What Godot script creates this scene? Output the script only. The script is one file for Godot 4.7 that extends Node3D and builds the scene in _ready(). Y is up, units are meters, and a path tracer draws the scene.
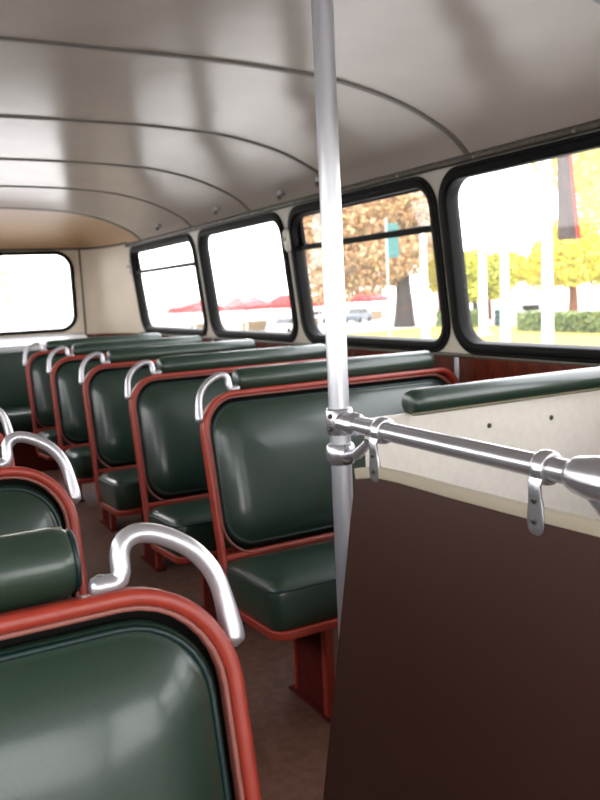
extends Node3D
# Upper deck of an old bus, seen from its front end towards the rear window.

const HEIGHT := 1.078          # eye height above the deck floor
const MID := 0.532             # centre line of the deck
const PITCH := 0.6759          # distance between seat rows
const GROUND := -2.4           # street level below the deck floor

var M := {}
var used := {}
var rng := RandomNumberGenerator.new()

func _ready() -> void:
	rng.seed = 7
	# ---------------------------------------------------------------- camera
	var cam := Camera3D.new()
	cam.name = "camera"
	var yaw := 0.48957
	var pitch := 0.13299
	var roll := 0.04813
	var fwd := Vector3(sin(yaw), 0, -cos(yaw))
	var rgt := Vector3(cos(yaw), 0, sin(yaw))
	var f2 := fwd * cos(pitch) - Vector3.UP * sin(pitch)
	var u2 := Vector3.UP * cos(pitch) + fwd * sin(pitch)
	var r3 := rgt * cos(roll) - u2 * sin(roll)
	var u3 := u2 * cos(roll) + rgt * sin(roll)
	cam.transform = Transform3D(Basis(r3, u3, -f2), Vector3(0, HEIGHT, 0))
	cam.fov = 52.892
	cam.near = 0.02
	cam.far = 2000.0
	var optics := CameraAttributesPhysical.new()
	optics.frustum_focal_length = 24.1252
	optics.exposure_aperture = 5.6
	optics.frustum_focus_distance = 1.05
	optics.frustum_near = 0.02
	optics.frustum_far = 2000.0
	cam.attributes = optics
	add_child(cam)
	cam.current = true
	# ---------------------------------------------------------------- sky and exposure
	var env := Environment.new()
	var sky := Sky.new()
	var sm := ProceduralSkyMaterial.new()
	sm.sky_top_color = Color(0.95, 0.955, 0.98)
	sm.sky_horizon_color = Color(1.0, 0.985, 0.955)
	sm.ground_horizon_color = Color(0.9, 0.88, 0.84)
	sm.ground_bottom_color = Color(0.6, 0.58, 0.55)
	sm.sky_energy_multiplier = 1.0
	sm.energy_multiplier = 1.0
	sky.sky_material = sm
	env.background_mode = Environment.BG_SKY
	env.sky = sky
	env.background_energy_multiplier = 4.0
	env.tonemap_mode = Environment.TONE_MAPPER_LINEAR
	env.tonemap_exposure = 2.3
	env.sdfgi_enabled = true
	env.ssao_enabled = true
	env.ssil_enabled = true
	var we := WorldEnvironment.new()
	we.name = "world_environment"
	we.environment = env
	add_child(we)
	materials()
	shell()
	seats()
	stair_side()
	rear_bench()
	small_fittings()
	outside()

# ==================================================================== helpers
func numbered(called: String) -> String:
	if not used.has(called):
		used[called] = 0
		return called
	used[called] += 1
	return "%s_%03d" % [called, used[called]]

func tag(o: Node, label := "", category := "", group := "", kind := "") -> void:
	if label: o.set_meta("label", label)
	if category: o.set_meta("category", category)
	if group: o.set_meta("group", group)
	if kind: o.set_meta("kind", kind)

func base(called: String, at := Vector3.ZERO, turn := 0.0) -> Node3D:
	var o := Node3D.new()
	o.name = numbered(called)
	add_child(o)
	o.position = at
	o.rotation.y = turn
	return o

func build(st: SurfaceTool, called: String, mat: Material, parent: Node, at := Vector3.ZERO) -> MeshInstance3D:
	st.generate_normals()
	var o := MeshInstance3D.new()
	o.mesh = st.commit()
	o.material_override = mat
	o.name = numbered(called) if parent == self else called
	o.cast_shadow = GeometryInstance3D.SHADOW_CASTING_SETTING_ON
	parent.add_child(o, true)
	o.position = at
	return o

func again(o: MeshInstance3D, called: String, parent: Node, at: Vector3) -> MeshInstance3D:
	var c := MeshInstance3D.new()
	c.mesh = o.mesh
	c.material_override = o.material_override
	c.name = called
	parent.add_child(c, true)
	c.position = at
	return c

func tool(smooth := true) -> SurfaceTool:
	var st := SurfaceTool.new()
	st.begin(Mesh.PRIMITIVE_TRIANGLES)
	st.set_smooth_group(0 if smooth else -1)
	return st

func tri(st: SurfaceTool, a: Vector3, b: Vector3, c: Vector3) -> void:
	st.add_vertex(a)
	st.add_vertex(b)
	st.add_vertex(c)

func quad(st: SurfaceTool, a: Vector3, b: Vector3, c: Vector3, d: Vector3) -> void:
	tri(st, a, b, c)
	tri(st, a, c, d)

# chamfered box; low and high corners
func box(st: SurfaceTool, lo: Vector3, hi: Vector3, bev := 0.0, xf := Transform3D.IDENTITY) -> void:
	st.set_smooth_group(-1)
	var c := (lo + hi) * 0.5
	var h := (hi - lo).abs() * 0.5
	var b: float = min(bev, min(h.x, min(h.y, h.z)) * 0.9)
	var ax := [Vector3.RIGHT, Vector3.UP, Vector3.BACK]
	for i in 3:
		for s in [-1.0, 1.0]:
			var n: Vector3 = ax[i] * s
			var u: Vector3 = ax[(i + 1) % 3]
			var v: Vector3 = ax[(i + 2) % 3]
			var hn: float = h[i]
			var hu: float = h[(i + 1) % 3] - b
			var hv: float = h[(i + 2) % 3] - b
			var p := [c + n * hn - u * hu - v * hv, c + n * hn + u * hu - v * hv, c + n * hn + u * hu + v * hv, c + n * hn - u * hu + v * hv]
			if s > 0: p.reverse()
			quad(st, xf * p[0], xf * p[1], xf * p[2], xf * p[3])
	if b <= 0.0: return
	for i in 3:
		var w: Vector3 = ax[i]
		var u: Vector3 = ax[(i + 1) % 3]
		var v: Vector3 = ax[(i + 2) % 3]
		var hw: float = h[i] - b
		var hu: float = h[(i + 1) % 3]
		var hv: float = h[(i + 2) % 3]
		for su in [-1.0, 1.0]:
			for sv in [-1.0, 1.0]:
				var p1: Vector3 = c + u * su * hu + v * sv * (hv - b)
				var p2: Vector3 = c + u * su * (hu - b) + v * sv * hv
				var q := [p1 - w * hw, p1 + w * hw, p2 + w * hw, p2 - w * hw]
				if su * sv < 0: q.reverse()
				quad(st, xf * q[0], xf * q[1], xf * q[2], xf * q[3])
	for sx in [-1.0, 1.0]:
		for sy in [-1.0, 1.0]:
			for sz in [-1.0, 1.0]:
				var a := c + Vector3(sx * h.x, sy * (h.y - b), sz * (h.z - b))
				var d := c + Vector3(sx * (h.x - b), sy * h.y, sz * (h.z - b))
				var e := c + Vector3(sx * (h.x - b), sy * (h.y - b), sz * h.z)
				if sx * sy * sz > 0: tri(st, xf * a, xf * e, xf * d)
				else: tri(st, xf * a, xf * d, xf * e)

# sweep a profile along a path; N is the normal of the plane the path lies in (profile x lies in the plane, y along N)
func sweep(st: SurfaceTool, path: Array, prof: Array, nrm: Vector3, closed := false, caps := true, scales := []) -> void:
	st.set_smooth_group(0)
	var n := path.size()
	var rings := []
	for i in n:
		var a: Vector3 = path[(i - 1 + n) % n] if (closed or i > 0) else path[0]
		var b: Vector3 = path[(i + 1) % n] if (closed or i < n - 1) else path[n - 1]
		var t := (b - a).normalized()
		var s := t.cross(nrm).normalized()
		var nn := s.cross(t).normalized()
		var k: float = scales[i] if scales.size() else 1.0
		var ring := []
		for q in prof: ring.append(path[i] + s * q.x * k + nn * q.y * k)
		rings.append(ring)
	var m := prof.size()
	for i in (n if closed else n - 1):
		var r0: Array = rings[i]
		var r1: Array = rings[(i + 1) % n]
		for j in m:
			quad(st, r0[j], r0[(j + 1) % m], r1[(j + 1) % m], r1[j])
	if caps and not closed:
		st.set_smooth_group(-1)
		for e in [0, n - 1]:
			var r: Array = rings[e]
			var c := Vector3.ZERO
			for q in r: c += q
			c /= m
			for j in m:
				if e == 0: tri(st, c, r[(j + 1) % m], r[j])
				else: tri(st, c, r[j], r[(j + 1) % m])

func circle(r: float, n := 12, ry := -1.0) -> Array:
	var a := []
	for i in n:
		var t := TAU * i / n
		a.append(Vector2(cos(t) * r, sin(t) * (r if ry < 0 else ry)))
	return a

# rounded rectangle profile
func rrect(w: float, h: float, r: float, k := 3) -> Array:
	var a := []
	var cs := [Vector2(w / 2 - r, h / 2 - r), Vector2(-w / 2 + r, h / 2 - r), Vector2(-w / 2 + r, -h / 2 + r), Vector2(w / 2 - r, -h / 2 + r)]
	for c in 4:
		for i in k + 1:
			var t := PI / 2 * (c + float(i) / k)
			a.append(cs[c] + Vector2(cos(t), sin(t)) * r)
	return a

func tube(st: SurfaceTool, a: Vector3, b: Vector3, r: float, n := 14, r2 := -1.0) -> void:
	var d := (b - a).normalized()
	var up := Vector3.UP if abs(d.y) < 0.9 else Vector3.RIGHT
	sweep(st, [a, b], circle(1.0, n), d.cross(up).normalized(), false, true, [r, r if r2 < 0 else r2])

# turn a profile of (along, radius) pairs round an axis
func lathe(st: SurfaceTool, at: Vector3, axis: Vector3, prof: Array, n := 20) -> void:
	st.set_smooth_group(0)
	var ax := axis.normalized()
	var u := ax.cross(Vector3.UP if abs(ax.y) < 0.9 else Vector3.RIGHT).normalized()
	var v := ax.cross(u)
	for i in prof.size() - 1:
		var p: Vector2 = prof[i]
		var q: Vector2 = prof[i + 1]
		for j in n:
			var a0 := TAU * j / n
			var a1 := TAU * (j + 1) / n
			var d0 := u * cos(a0) + v * sin(a0)
			var d1 := u * cos(a1) + v * sin(a1)
			var A := at + ax * p.x + d0 * p.y
			var B := at + ax * p.x + d1 * p.y
			var C := at + ax * q.x + d1 * q.y
			var D := at + ax * q.x + d0 * q.y
			if p.y < 1e-6: tri(st, A, C, D)
			elif q.y < 1e-6: tri(st, A, B, C)
			else: quad(st, A, B, C, D)

# contour of a rounded rectangle centred on the origin
func contour(hw: float, hh: float, r: float, k := 8) -> Array:
	var a := []
	r = clamp(r, 0.001, min(hw, hh))
	var cs := [Vector2(hw - r, hh - r), Vector2(-hw + r, hh - r), Vector2(-hw + r, -hh + r), Vector2(hw - r, -hh + r)]
	for c in 4:
		for i in k + 1:
			var t := PI / 2 * (c + float(i) / k)
			a.append(cs[c] + Vector2(cos(t), sin(t)) * r)
	return a

# upholstered pad: rings of a rounded rectangle, each (inset, height); xf maps x,y = plane, z = height
func pad(st: SurfaceTool, hw: float, hh: float, r: float, rings: Array, xf: Transform3D, k := 8) -> void:
	st.set_smooth_group(0)
	var all := []
	for q in rings:
		var ring := []
		for p in contour(hw - q.x, hh - q.x, max(r - q.x * 0.6, 0.004), k): ring.append(xf * Vector3(p.x, p.y, q.y))
		all.append(ring)
	var m: int = all[0].size()
	for i in all.size() - 1:
		for j in m:
			quad(st, all[i][j], all[i][(j + 1) % m], all[i + 1][(j + 1) % m], all[i + 1][j])
	for e in [0, all.size() - 1]:
		var c: Vector3 = xf * Vector3(0, 0, rings[e].y)
		for j in m:
			if e == 0: tri(st, c, all[e][(j + 1) % m], all[e][j])
			else: tri(st, c, all[e][j], all[e][(j + 1) % m])

# plate with a rounded hole: rectangle (s0,t0)-(s1,t1), hole (h0)-(h1), thickness th along -z of xf
func holed(st: SurfaceTool, r0: Vector2, r1: Vector2, h0: Vector2, h1: Vector2, rad: float, th: float, xf: Transform3D) -> void:
	st.set_smooth_group(-1)
	var k := 10
	var cen := (h0 + h1) / 2
	var con := contour((h1.x - h0.x) / 2, (h1.y - h0.y) / 2, rad, k)
	var cor := [Vector2(r1.x, r1.y), Vector2(r0.x, r1.y), Vector2(r0.x, r0.y), Vector2(r1.x, r0.y)]
	for side in [0.0, -th]:
		for c in 4:
			var pc := xf * Vector3(cor[c].x, cor[c].y, side)
			var pn := xf * Vector3(cor[(c + 1) % 4].x, cor[(c + 1) % 4].y, side)
			for i in k:
				var a: Vector2 = con[c * (k + 1) + i] + cen
				var b: Vector2 = con[c * (k + 1) + i + 1] + cen
				if side == 0.0: tri(st, pc, xf * Vector3(a.x, a.y, side), xf * Vector3(b.x, b.y, side))
				else: tri(st, pc, xf * Vector3(b.x, b.y, side), xf * Vector3(a.x, a.y, side))
			var e: Vector2 = con[c * (k + 1) + k] + cen
			var g: Vector2 = con[((c + 1) * (k + 1)) % con.size()] + cen
			if side == 0.0: quad(st, pc, xf * Vector3(e.x, e.y, side), xf * Vector3(g.x, g.y, side), pn)
			else: quad(st, pn, xf * Vector3(g.x, g.y, side), xf * Vector3(e.x, e.y, side), pc)
	var m := con.size()
	for j in m:
		var a: Vector2 = con[j] + cen
		var b: Vector2 = con[(j + 1) % m] + cen
		quad(st, xf * Vector3(a.x, a.y, 0), xf * Vector3(a.x, a.y, -th), xf * Vector3(b.x, b.y, -th), xf * Vector3(b.x, b.y, 0))
	for c in 4:
		var a: Vector2 = cor[c]
		var b: Vector2 = cor[(c + 1) % 4]
		quad(st, xf * Vector3(a.x, a.y, 0), xf * Vector3(b.x, b.y, 0), xf * Vector3(b.x, b.y, -th), xf * Vector3(a.x, a.y, -th))

# ==================================================================== materials
func noise_image(freq: float, seed_: int, size := 256, oct := 4) -> Image:
	var n := FastNoiseLite.new()
	n.seed = seed_
	n.frequency = freq
	n.fractal_octaves = oct
	n.noise_type = FastNoiseLite.TYPE_SIMPLEX_SMOOTH
	return n.get_seamless_image(size, size)

func normal_tex(freq: float, seed_: int, strength: float, size := 256, oct := 4) -> ImageTexture:
	var im := noise_image(freq, seed_, size, oct)
	im.convert(Image.FORMAT_RGBA8)
	im.bump_map_to_normal_map(strength)
	return ImageTexture.create_from_image(im)

func mottle(a: Color, b: Color, freq: float, seed_: int, size := 256, oct := 4, stretch := Vector2(1, 1)) -> ImageTexture:
	var src := noise_image(freq, seed_, size, oct)
	var im := Image.create(size, size, false, Image.FORMAT_RGBA8)
	for y in size:
		for x in size:
			var v := src.get_pixel(int(x * stretch.x) % size, int(y * stretch.y) % size).r
			im.set_pixel(x, y, a.lerp(b, v))
	return ImageTexture.create_from_image(im)

func mat(c: Color, rough: float, metal := 0.0, spec := 0.5) -> StandardMaterial3D:
	var m := StandardMaterial3D.new()
	m.albedo_color = c
	m.roughness = rough
	m.metallic = metal
	m.metallic_specular = spec
	return m

func grain(m: StandardMaterial3D, tex: Texture2D, scale: float, depth: float) -> StandardMaterial3D:
	m.normal_enabled = true
	m.normal_texture = tex
	m.normal_scale = depth
	m.uv1_triplanar = true
	m.uv1_world_triplanar = true
	m.uv1_scale = Vector3.ONE * scale
	return m

func tinted(tex: Texture2D, scale: float, rough: float, spec := 0.5) -> StandardMaterial3D:
	var m := mat(Color.WHITE, rough, 0.0, spec)
	m.albedo_texture = tex
	m.uv1_triplanar = true
	m.uv1_world_triplanar = true
	m.uv1_scale = Vector3.ONE * scale
	return m

func glass(c: Color, alpha: float) -> StandardMaterial3D:
	var m := mat(Color(c.r, c.g, c.b, alpha), 0.02)
	m.transparency = BaseMaterial3D.TRANSPARENCY_ALPHA
	return m

func materials() -> void:
	var leather := normal_tex(0.09, 3, 6.0, 256, 3)
	var ripple := normal_tex(0.012, 5, 3.0, 256, 2)
	var fine := normal_tex(0.16, 9, 4.0, 256, 2)
	M.green = grain(tinted(mottle(Color(0.085, 0.175, 0.128), Color(0.11, 0.205, 0.155), 0.02, 11), 3.0, 0.45, 0.5), leather, 30.0, 0.12)
	M.green.clearcoat_enabled = true
	M.green.clearcoat = 0.55
	M.green.clearcoat_roughness = 0.17
	M.piping = mat(Color(0.03, 0.14, 0.14), 0.4)
	M.welt = mat(Color(0.5, 0.46, 0.34), 0.5)
	M.red = tinted(mottle(Color(0.53, 0.165, 0.115), Color(0.60, 0.21, 0.15), 0.03, 21), 4.0, 0.38)
	M.dark_red = tinted(mottle(Color(0.27, 0.075, 0.055), Color(0.36, 0.11, 0.08), 0.04, 22), 4.0, 0.75, 0.25)
	M.lip = mat(Color(0.52, 0.30, 0.26), 0.4)
	M.board = mat(Color(0.07, 0.075, 0.06), 0.6)
	M.alloy = grain(mat(Color(0.74, 0.74, 0.76), 0.34, 0.75), fine, 6.0, 0.06)
	M.chrome = mat(Color(0.74, 0.74, 0.76), 0.27, 0.85)
	M.pole_alloy = mat(Color(0.8, 0.81, 0.84), 0.33, 0.85)
	M.steel = mat(Color(0.62, 0.62, 0.62), 0.4, 0.9)
	M.ceiling = grain(tinted(mottle(Color(0.71, 0.665, 0.625), Color(0.745, 0.70, 0.66), 0.01, 31), 1.0, 0.2, 0.4), ripple, 0.9, 0.06)
	M.rib = mat(Color(0.44, 0.415, 0.385), 0.4)
	M.wall = tinted(mottle(Color(0.70, 0.67, 0.62), Color(0.76, 0.73, 0.68), 0.012, 33), 1.2, 0.35)
	M.cream = grain(tinted(mottle(Color(0.865, 0.845, 0.80), Color(0.90, 0.88, 0.84), 0.03, 35), 2.0, 0.4), fine, 5.0, 0.1)
	M.corner = tinted(mottle(Color(0.80, 0.75, 0.68), Color(0.84, 0.79, 0.72), 0.012, 37), 1.2, 0.35)
	M.dome = tinted(mottle(Color(0.71, 0.585, 0.45), Color(0.77, 0.64, 0.50), 0.015, 39, 256, 4, Vector2(1, 4)), 1.5, 0.4)
	M.rubber = mat(Color(0.02, 0.02, 0.02), 0.55, 0.0, 0.25)
	M.trim = tinted(mottle(Color(0.24, 0.22, 0.185), Color(0.36, 0.33, 0.28), 0.03, 41), 5.0, 0.4)
	M.wood = tinted(mottle(Color(0.25, 0.075, 0.03), Color(0.42, 0.15, 0.06), 0.02, 43, 256, 5, Vector2(6, 1)), 2.0, 0.25)
	M.floor = grain(tinted(mottle(Color(0.34, 0.23, 0.18), Color(0.45, 0.32, 0.26), 0.03, 45, 256, 5), 1.3, 0.55, 0.4), fine, 3.0, 0.2)
	M.vinyl = grain(tinted(mottle(Color(0.20, 0.115, 0.09), Color(0.25, 0.15, 0.12), 0.06, 47), 3.0, 0.42), leather, 16.0, 0.06)
	M.binding = tinted(mottle(Color(0.56, 0.525, 0.455), Color(0.66, 0.62, 0.54), 0.2, 49), 8.0, 0.7)
	M.glass = glass(Color(0.95, 0.97, 0.96), 0.06)
	M.white_paint = mat(Color(0.85, 0.85, 0.86), 0.12)
	M.bulb = mat(Color(0.42, 0.38, 0.34), 0.25)
	M.screw = mat(Color(0.30, 0.29, 0.28), 0.4, 0.8)

# ==================================================================== the shell
# cross-section of the roof from the right wall to the centre: (distance from centre, height)
func arch() -> Array:
	var half := [Vector2(1.1, 1.45), Vector2(1.04, 1.505), Vector2(0.955, 1.551), Vector2(0.851, 1.591), Vector2(0.74, 1.619), Vector2(0.635, 1.637), Vector2(0.5, 1.648), Vector2(0.36, 1.655), Vector2(0.2, 1.658), Vector2(0.0, 1.659)]
	var cur := Curve2D.new()
	for i in half.size():
		var a: Vector2 = half[max(i - 1, 0)]
		var b: Vector2 = half[min(i + 1, half.size() - 1)]
		var t: Vector2 = (b - a) / 6.0
		cur.add_point(half[i], -t, t)
	cur.bake_interval = 0.03
	var out := []
	var pts := cur.get_baked_points()
	for p in pts: out.append(Vector2(MID + p.x, p.y))
	for i in range(pts.size() - 2, -1, -1): out.append(Vector2(MID - pts[i].x, pts[i].y))
	return out

const BAYS := [-1.052, -0.007, 1.038, 2.083, 3.128, 4.192, 5.45]     # limits of the window bays, distance behind the camera plane
const HOLES := [[-1.03, -0.03], [0.008, 1.018], [1.053, 2.0685], [2.0985, 3.10], [3.155, 4.1615], [4.2257, 5.425]]
const SILL := 0.861
const FRONT := -1.052

# wall plane: x along the deck (depth), y up the slope, z towards the inside
func wall_frame(side: float) -> Transform3D:
	var up := Vector3(-0.065 * side, 0.587, 0).normalized()
	var along := Vector3(0, 0, -1)
	var inn := along.cross(up) * side
	if inn.x * side > 0: inn = -inn
	return Transform3D(Basis(along, up, inn), Vector3(MID + side * 1.164, SILL, 0))

func shell() -> void:
	# floor with the opening of the stairwell
	var st := tool(false)
	box(st, Vector3(-0.72, -0.06, -6.1), Vector3(0.735, 0, 1.1))
	box(st, Vector3(0.735, -0.06, -6.1), Vector3(1.78, 0, -1.345))
	box(st, Vector3(0.735, -0.06, 0.2), Vector3(1.78, 0, 1.1))
	var fl := build(st, "floor", M.floor, self)
	tag(fl, "brown linoleum deck floor running down the aisle", "", "", "structure")
	# walls with their window openings
	var n := 0
	for side in [1.0, -1.0]:
		var xf := wall_frame(side)
		st = tool(false)
		for b in 6:
			holed(st, Vector2(BAYS[b], -0.016), Vector2(BAYS[b + 1], 0.606), Vector2(HOLES[b][0] + 0.006, 0.008), Vector2(HOLES[b][1] - 0.006, 0.562), 0.085, 0.045, xf)
		var w := build(st, "wall_right" if side > 0 else "wall_left", M.wall, self)
		tag(w, "pale grey painted window wall on the right of the aisle" if side > 0 else "pale grey painted window wall on the left of the aisle", "", "", "structure")
		# mahogany lining below the sills
		st = tool(false)
		var x0: float = MID + side * 1.172
		var x1: float = MID + side * 1.235
		box(st, Vector3(min(x0, x1), 0, -5.5), Vector3(max(x0, x1), 0.846, -FRONT), 0.002)
		var lin := build(st, "lining", M.wood, w)
		tag(lin, "polished red-brown wood lining below the windows")
		for b in BAYS:
			st = tool(false)
			box(st, Vector3(min(x0, x0 - side * 0.006), 0.02, -b - 0.011), Vector3(max(x0, x0 - side * 0.006), 0.842, -b + 0.011), 0.002)
			build(st, "joint_strip", M.alloy, w)
		st = tool()
		sweep(st, [Vector3(x0 - side * 0.004, 0.85, -5.5), Vector3(x0 - side * 0.004, 0.85, -FRONT)], rrect(0.02, 0.014, 0.005), Vector3.UP)
		build(st, "sill_bead", M.trim, w)
		for b in 6:
			n += 1
			window(n, side, xf, HOLES[b][0], HOLES[b][1], b == 3 or b == 5 or b == 1)
		# cornice between wall and ceiling
		st = tool()
		sweep(st, [Vector3(MID + side * 1.092, 1.449, -5.45), Vector3(MID + side * 1.092, 1.449, -FRONT)], rrect(0.022, 0.024, 0.009), Vector3.UP)
		var t := build(st, "trim_1" if side > 0 else "trim_2", M.trim, self)
		tag(t, "dull metal cornice strip above the right-hand windows" if side > 0 else "dull metal cornice strip above the left-hand windows", "", "", "structure")
		for i in 16:
			st = tool()
			lathe(st, Vector3(MID + side * 1.08, 1.445, -5.3 + i * 0.38), Vector3(-side, -0.3, 0), [Vector2(0, 0.005), Vector2(0.002, 0.0045), Vector2(0.003, 0.0)], 10)
			build(st, "screw", M.steel, t)
	ceiling()
	rear_wall()
	front_wall()

func window(n: int, side: float, xf: Transform3D, s0: float, s1: float, vent: bool) -> void:
	var mid := xf * Vector3((s0 + s1) / 2, 0.0, 0)
	var w := Node3D.new()
	w.name = "window_%d" % n
	add_child(w)
	w.transform = Transform3D(xf.basis, mid)
	tag(w, "", "", "", "structure")
	var hw := (s1 - s0) / 2
	var st := tool()
	var path := []
	for p in contour(hw - 0.014, 0.2835 - 0.014, 0.085, 10): path.append(Vector3(p.x, 0.2855 + p.y, -0.018))
	sweep(st, path, rrect(0.032, 0.06, 0.009), Vector3.BACK, true)
	build(st, "frame", M.rubber, w)
	st = tool()
	var lip := []
	for p in contour(hw + 0.003, 0.2835 + 0.003, 0.1, 10): lip.append(Vector3(p.x, 0.2855 + p.y, 0.004))
	sweep(st, lip, rrect(0.012, 0.01, 0.003), Vector3.BACK, true)
	build(st, "gasket", M.rubber, w)
	st = tool(false)
	if vent:
		box(st, Vector3(-hw + 0.02, 0.03, -0.032), Vector3(hw - 0.02, 0.40, -0.027))
		build(st, "pane", M.glass, w)
		st = tool(false)
		box(st, Vector3(-hw + 0.02, 0.41, -0.046), Vector3(hw - 0.02, 0.54, -0.041))
		var vp := build(st, "vent_pane", M.glass, w)
		st = tool()
		box(st, Vector3(-hw + 0.015, 0.393, -0.04), Vector3(hw - 0.015, 0.415, -0.006), 0.003)
		build(st, "vent_bar", M.rubber, w)
		st = tool()
		var vf := []
		for p in contour(hw - 0.036, 0.066, 0.03, 5): vf.append(Vector3(p.x, 0.474 + p.y, -0.036))
		sweep(st, vf, rrect(0.018, 0.022, 0.005), Vector3.BACK, true)
		build(st, "vent_frame", M.rubber, w)
		# winder plate on the far post
		st = tool()
		pad(st, 0.024, 0.05, 0.023, [Vector2(0.0, 0.0), Vector2(0.0, 0.009), Vector2(0.006, 0.015)], Transform3D(Basis.IDENTITY, Vector3(hw + 0.012, 0.445, 0.008)), 6)
		var wp := build(st, "winder_plate", M.cream, w)
		st = tool()
		lathe(st, Vector3(hw + 0.012, 0.452, 0.022), Vector3.BACK, [Vector2(0, 0.008), Vector2(0.008, 0.009), Vector2(0.012, 0.006), Vector2(0.013, 0)], 14)
		build(st, "knob", M.steel, wp)
	else:
		box(st, Vector3(-hw + 0.02, 0.03, -0.032), Vector3(hw - 0.02, 0.545, -0.027))
		build(st, "pane", M.glass, w)

func ceiling() -> void:
	var c := Node3D.new()
	c.name = "ceiling"
	add_child(c)
	tag(c, "glossy off-white arched ceiling with metal ribs", "", "", "structure")
	var ar := arch()
	var zs := [FRONT, -0.374, 0.389, 1.152, 1.916, 2.68, 3.444, 4.205, 4.72, 5.12]
	for i in zs.size() - 1:
		var st := tool()
		for j in ar.size() - 1:
			var p: Vector2 = ar[j]
			var q: Vector2 = ar[j + 1]
			var z0: float = -zs[i]
			var z1: float = -zs[i + 1]
			st.set_smooth_group(0)
			quad(st, Vector3(p.x, p.y, z0), Vector3(q.x, q.y, z0), Vector3(q.x, q.y, z1), Vector3(p.x, p.y, z1))
		st.set_smooth_group(1)
		for j in ar.size() - 1:
			var p: Vector2 = (ar[j] - Vector2(MID, 0)) * Vector2(1.05, 1.0) + Vector2(MID, 0.05)
			var q: Vector2 = (ar[j + 1] - Vector2(MID, 0)) * Vector2(1.05, 1.0) + Vector2(MID, 0.05)
			quad(st, Vector3(q.x, q.y, -zs[i]), Vector3(p.x, p.y, -zs[i]), Vector3(p.x, p.y, -zs[i + 1]), Vector3(q.x, q.y, -zs[i + 1]))
		build(st, "ceiling_panel", M.ceiling, c)
	for i in range(1, zs.size()):
		var path := []
		for p in ar: path.append(Vector3(p.x, p.y - 0.001, -zs[i]))
		if i == 8: continue
		var st := tool()
		sweep(st, path, rrect(0.008, 0.022, 0.003), Vector3.BACK)
		build(st, "rib", M.rib, c)
	# filler above the walls so the roof edge is closed
	for s in [1.0, -1.0]:
		var st := tool(false)
		var a: float = MID + s * 1.095
		var b: float = MID + s * 1.20
		box(st, Vector3(min(a, b), 1.44, -5.5), Vector3(max(a, b), 1.53, -FRONT))
		build(st, "roof_edge", M.wall, c)

# plan of the rear end at parameter u -1..1: straight back wall with rounded corners; y gives the lean of the side walls
func rear_plan(u: float, y: float) -> Vector3:
	var s: float = sign(u)
	var a: float = abs(u)
	var xw: float = 1.164 - (y - SILL) * 0.1107
	var xe := 0.9
	if a < 0.5:
		return Vector3(MID + s * xe * a / 0.5, y, -6.0)
	var t := (a - 0.5) / 0.5 * PI / 2
	return Vector3(MID + s * (xe + (xw - xe) * sin(t)), y, -6.0 + 0.56 * (1 - cos(t)))

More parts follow.
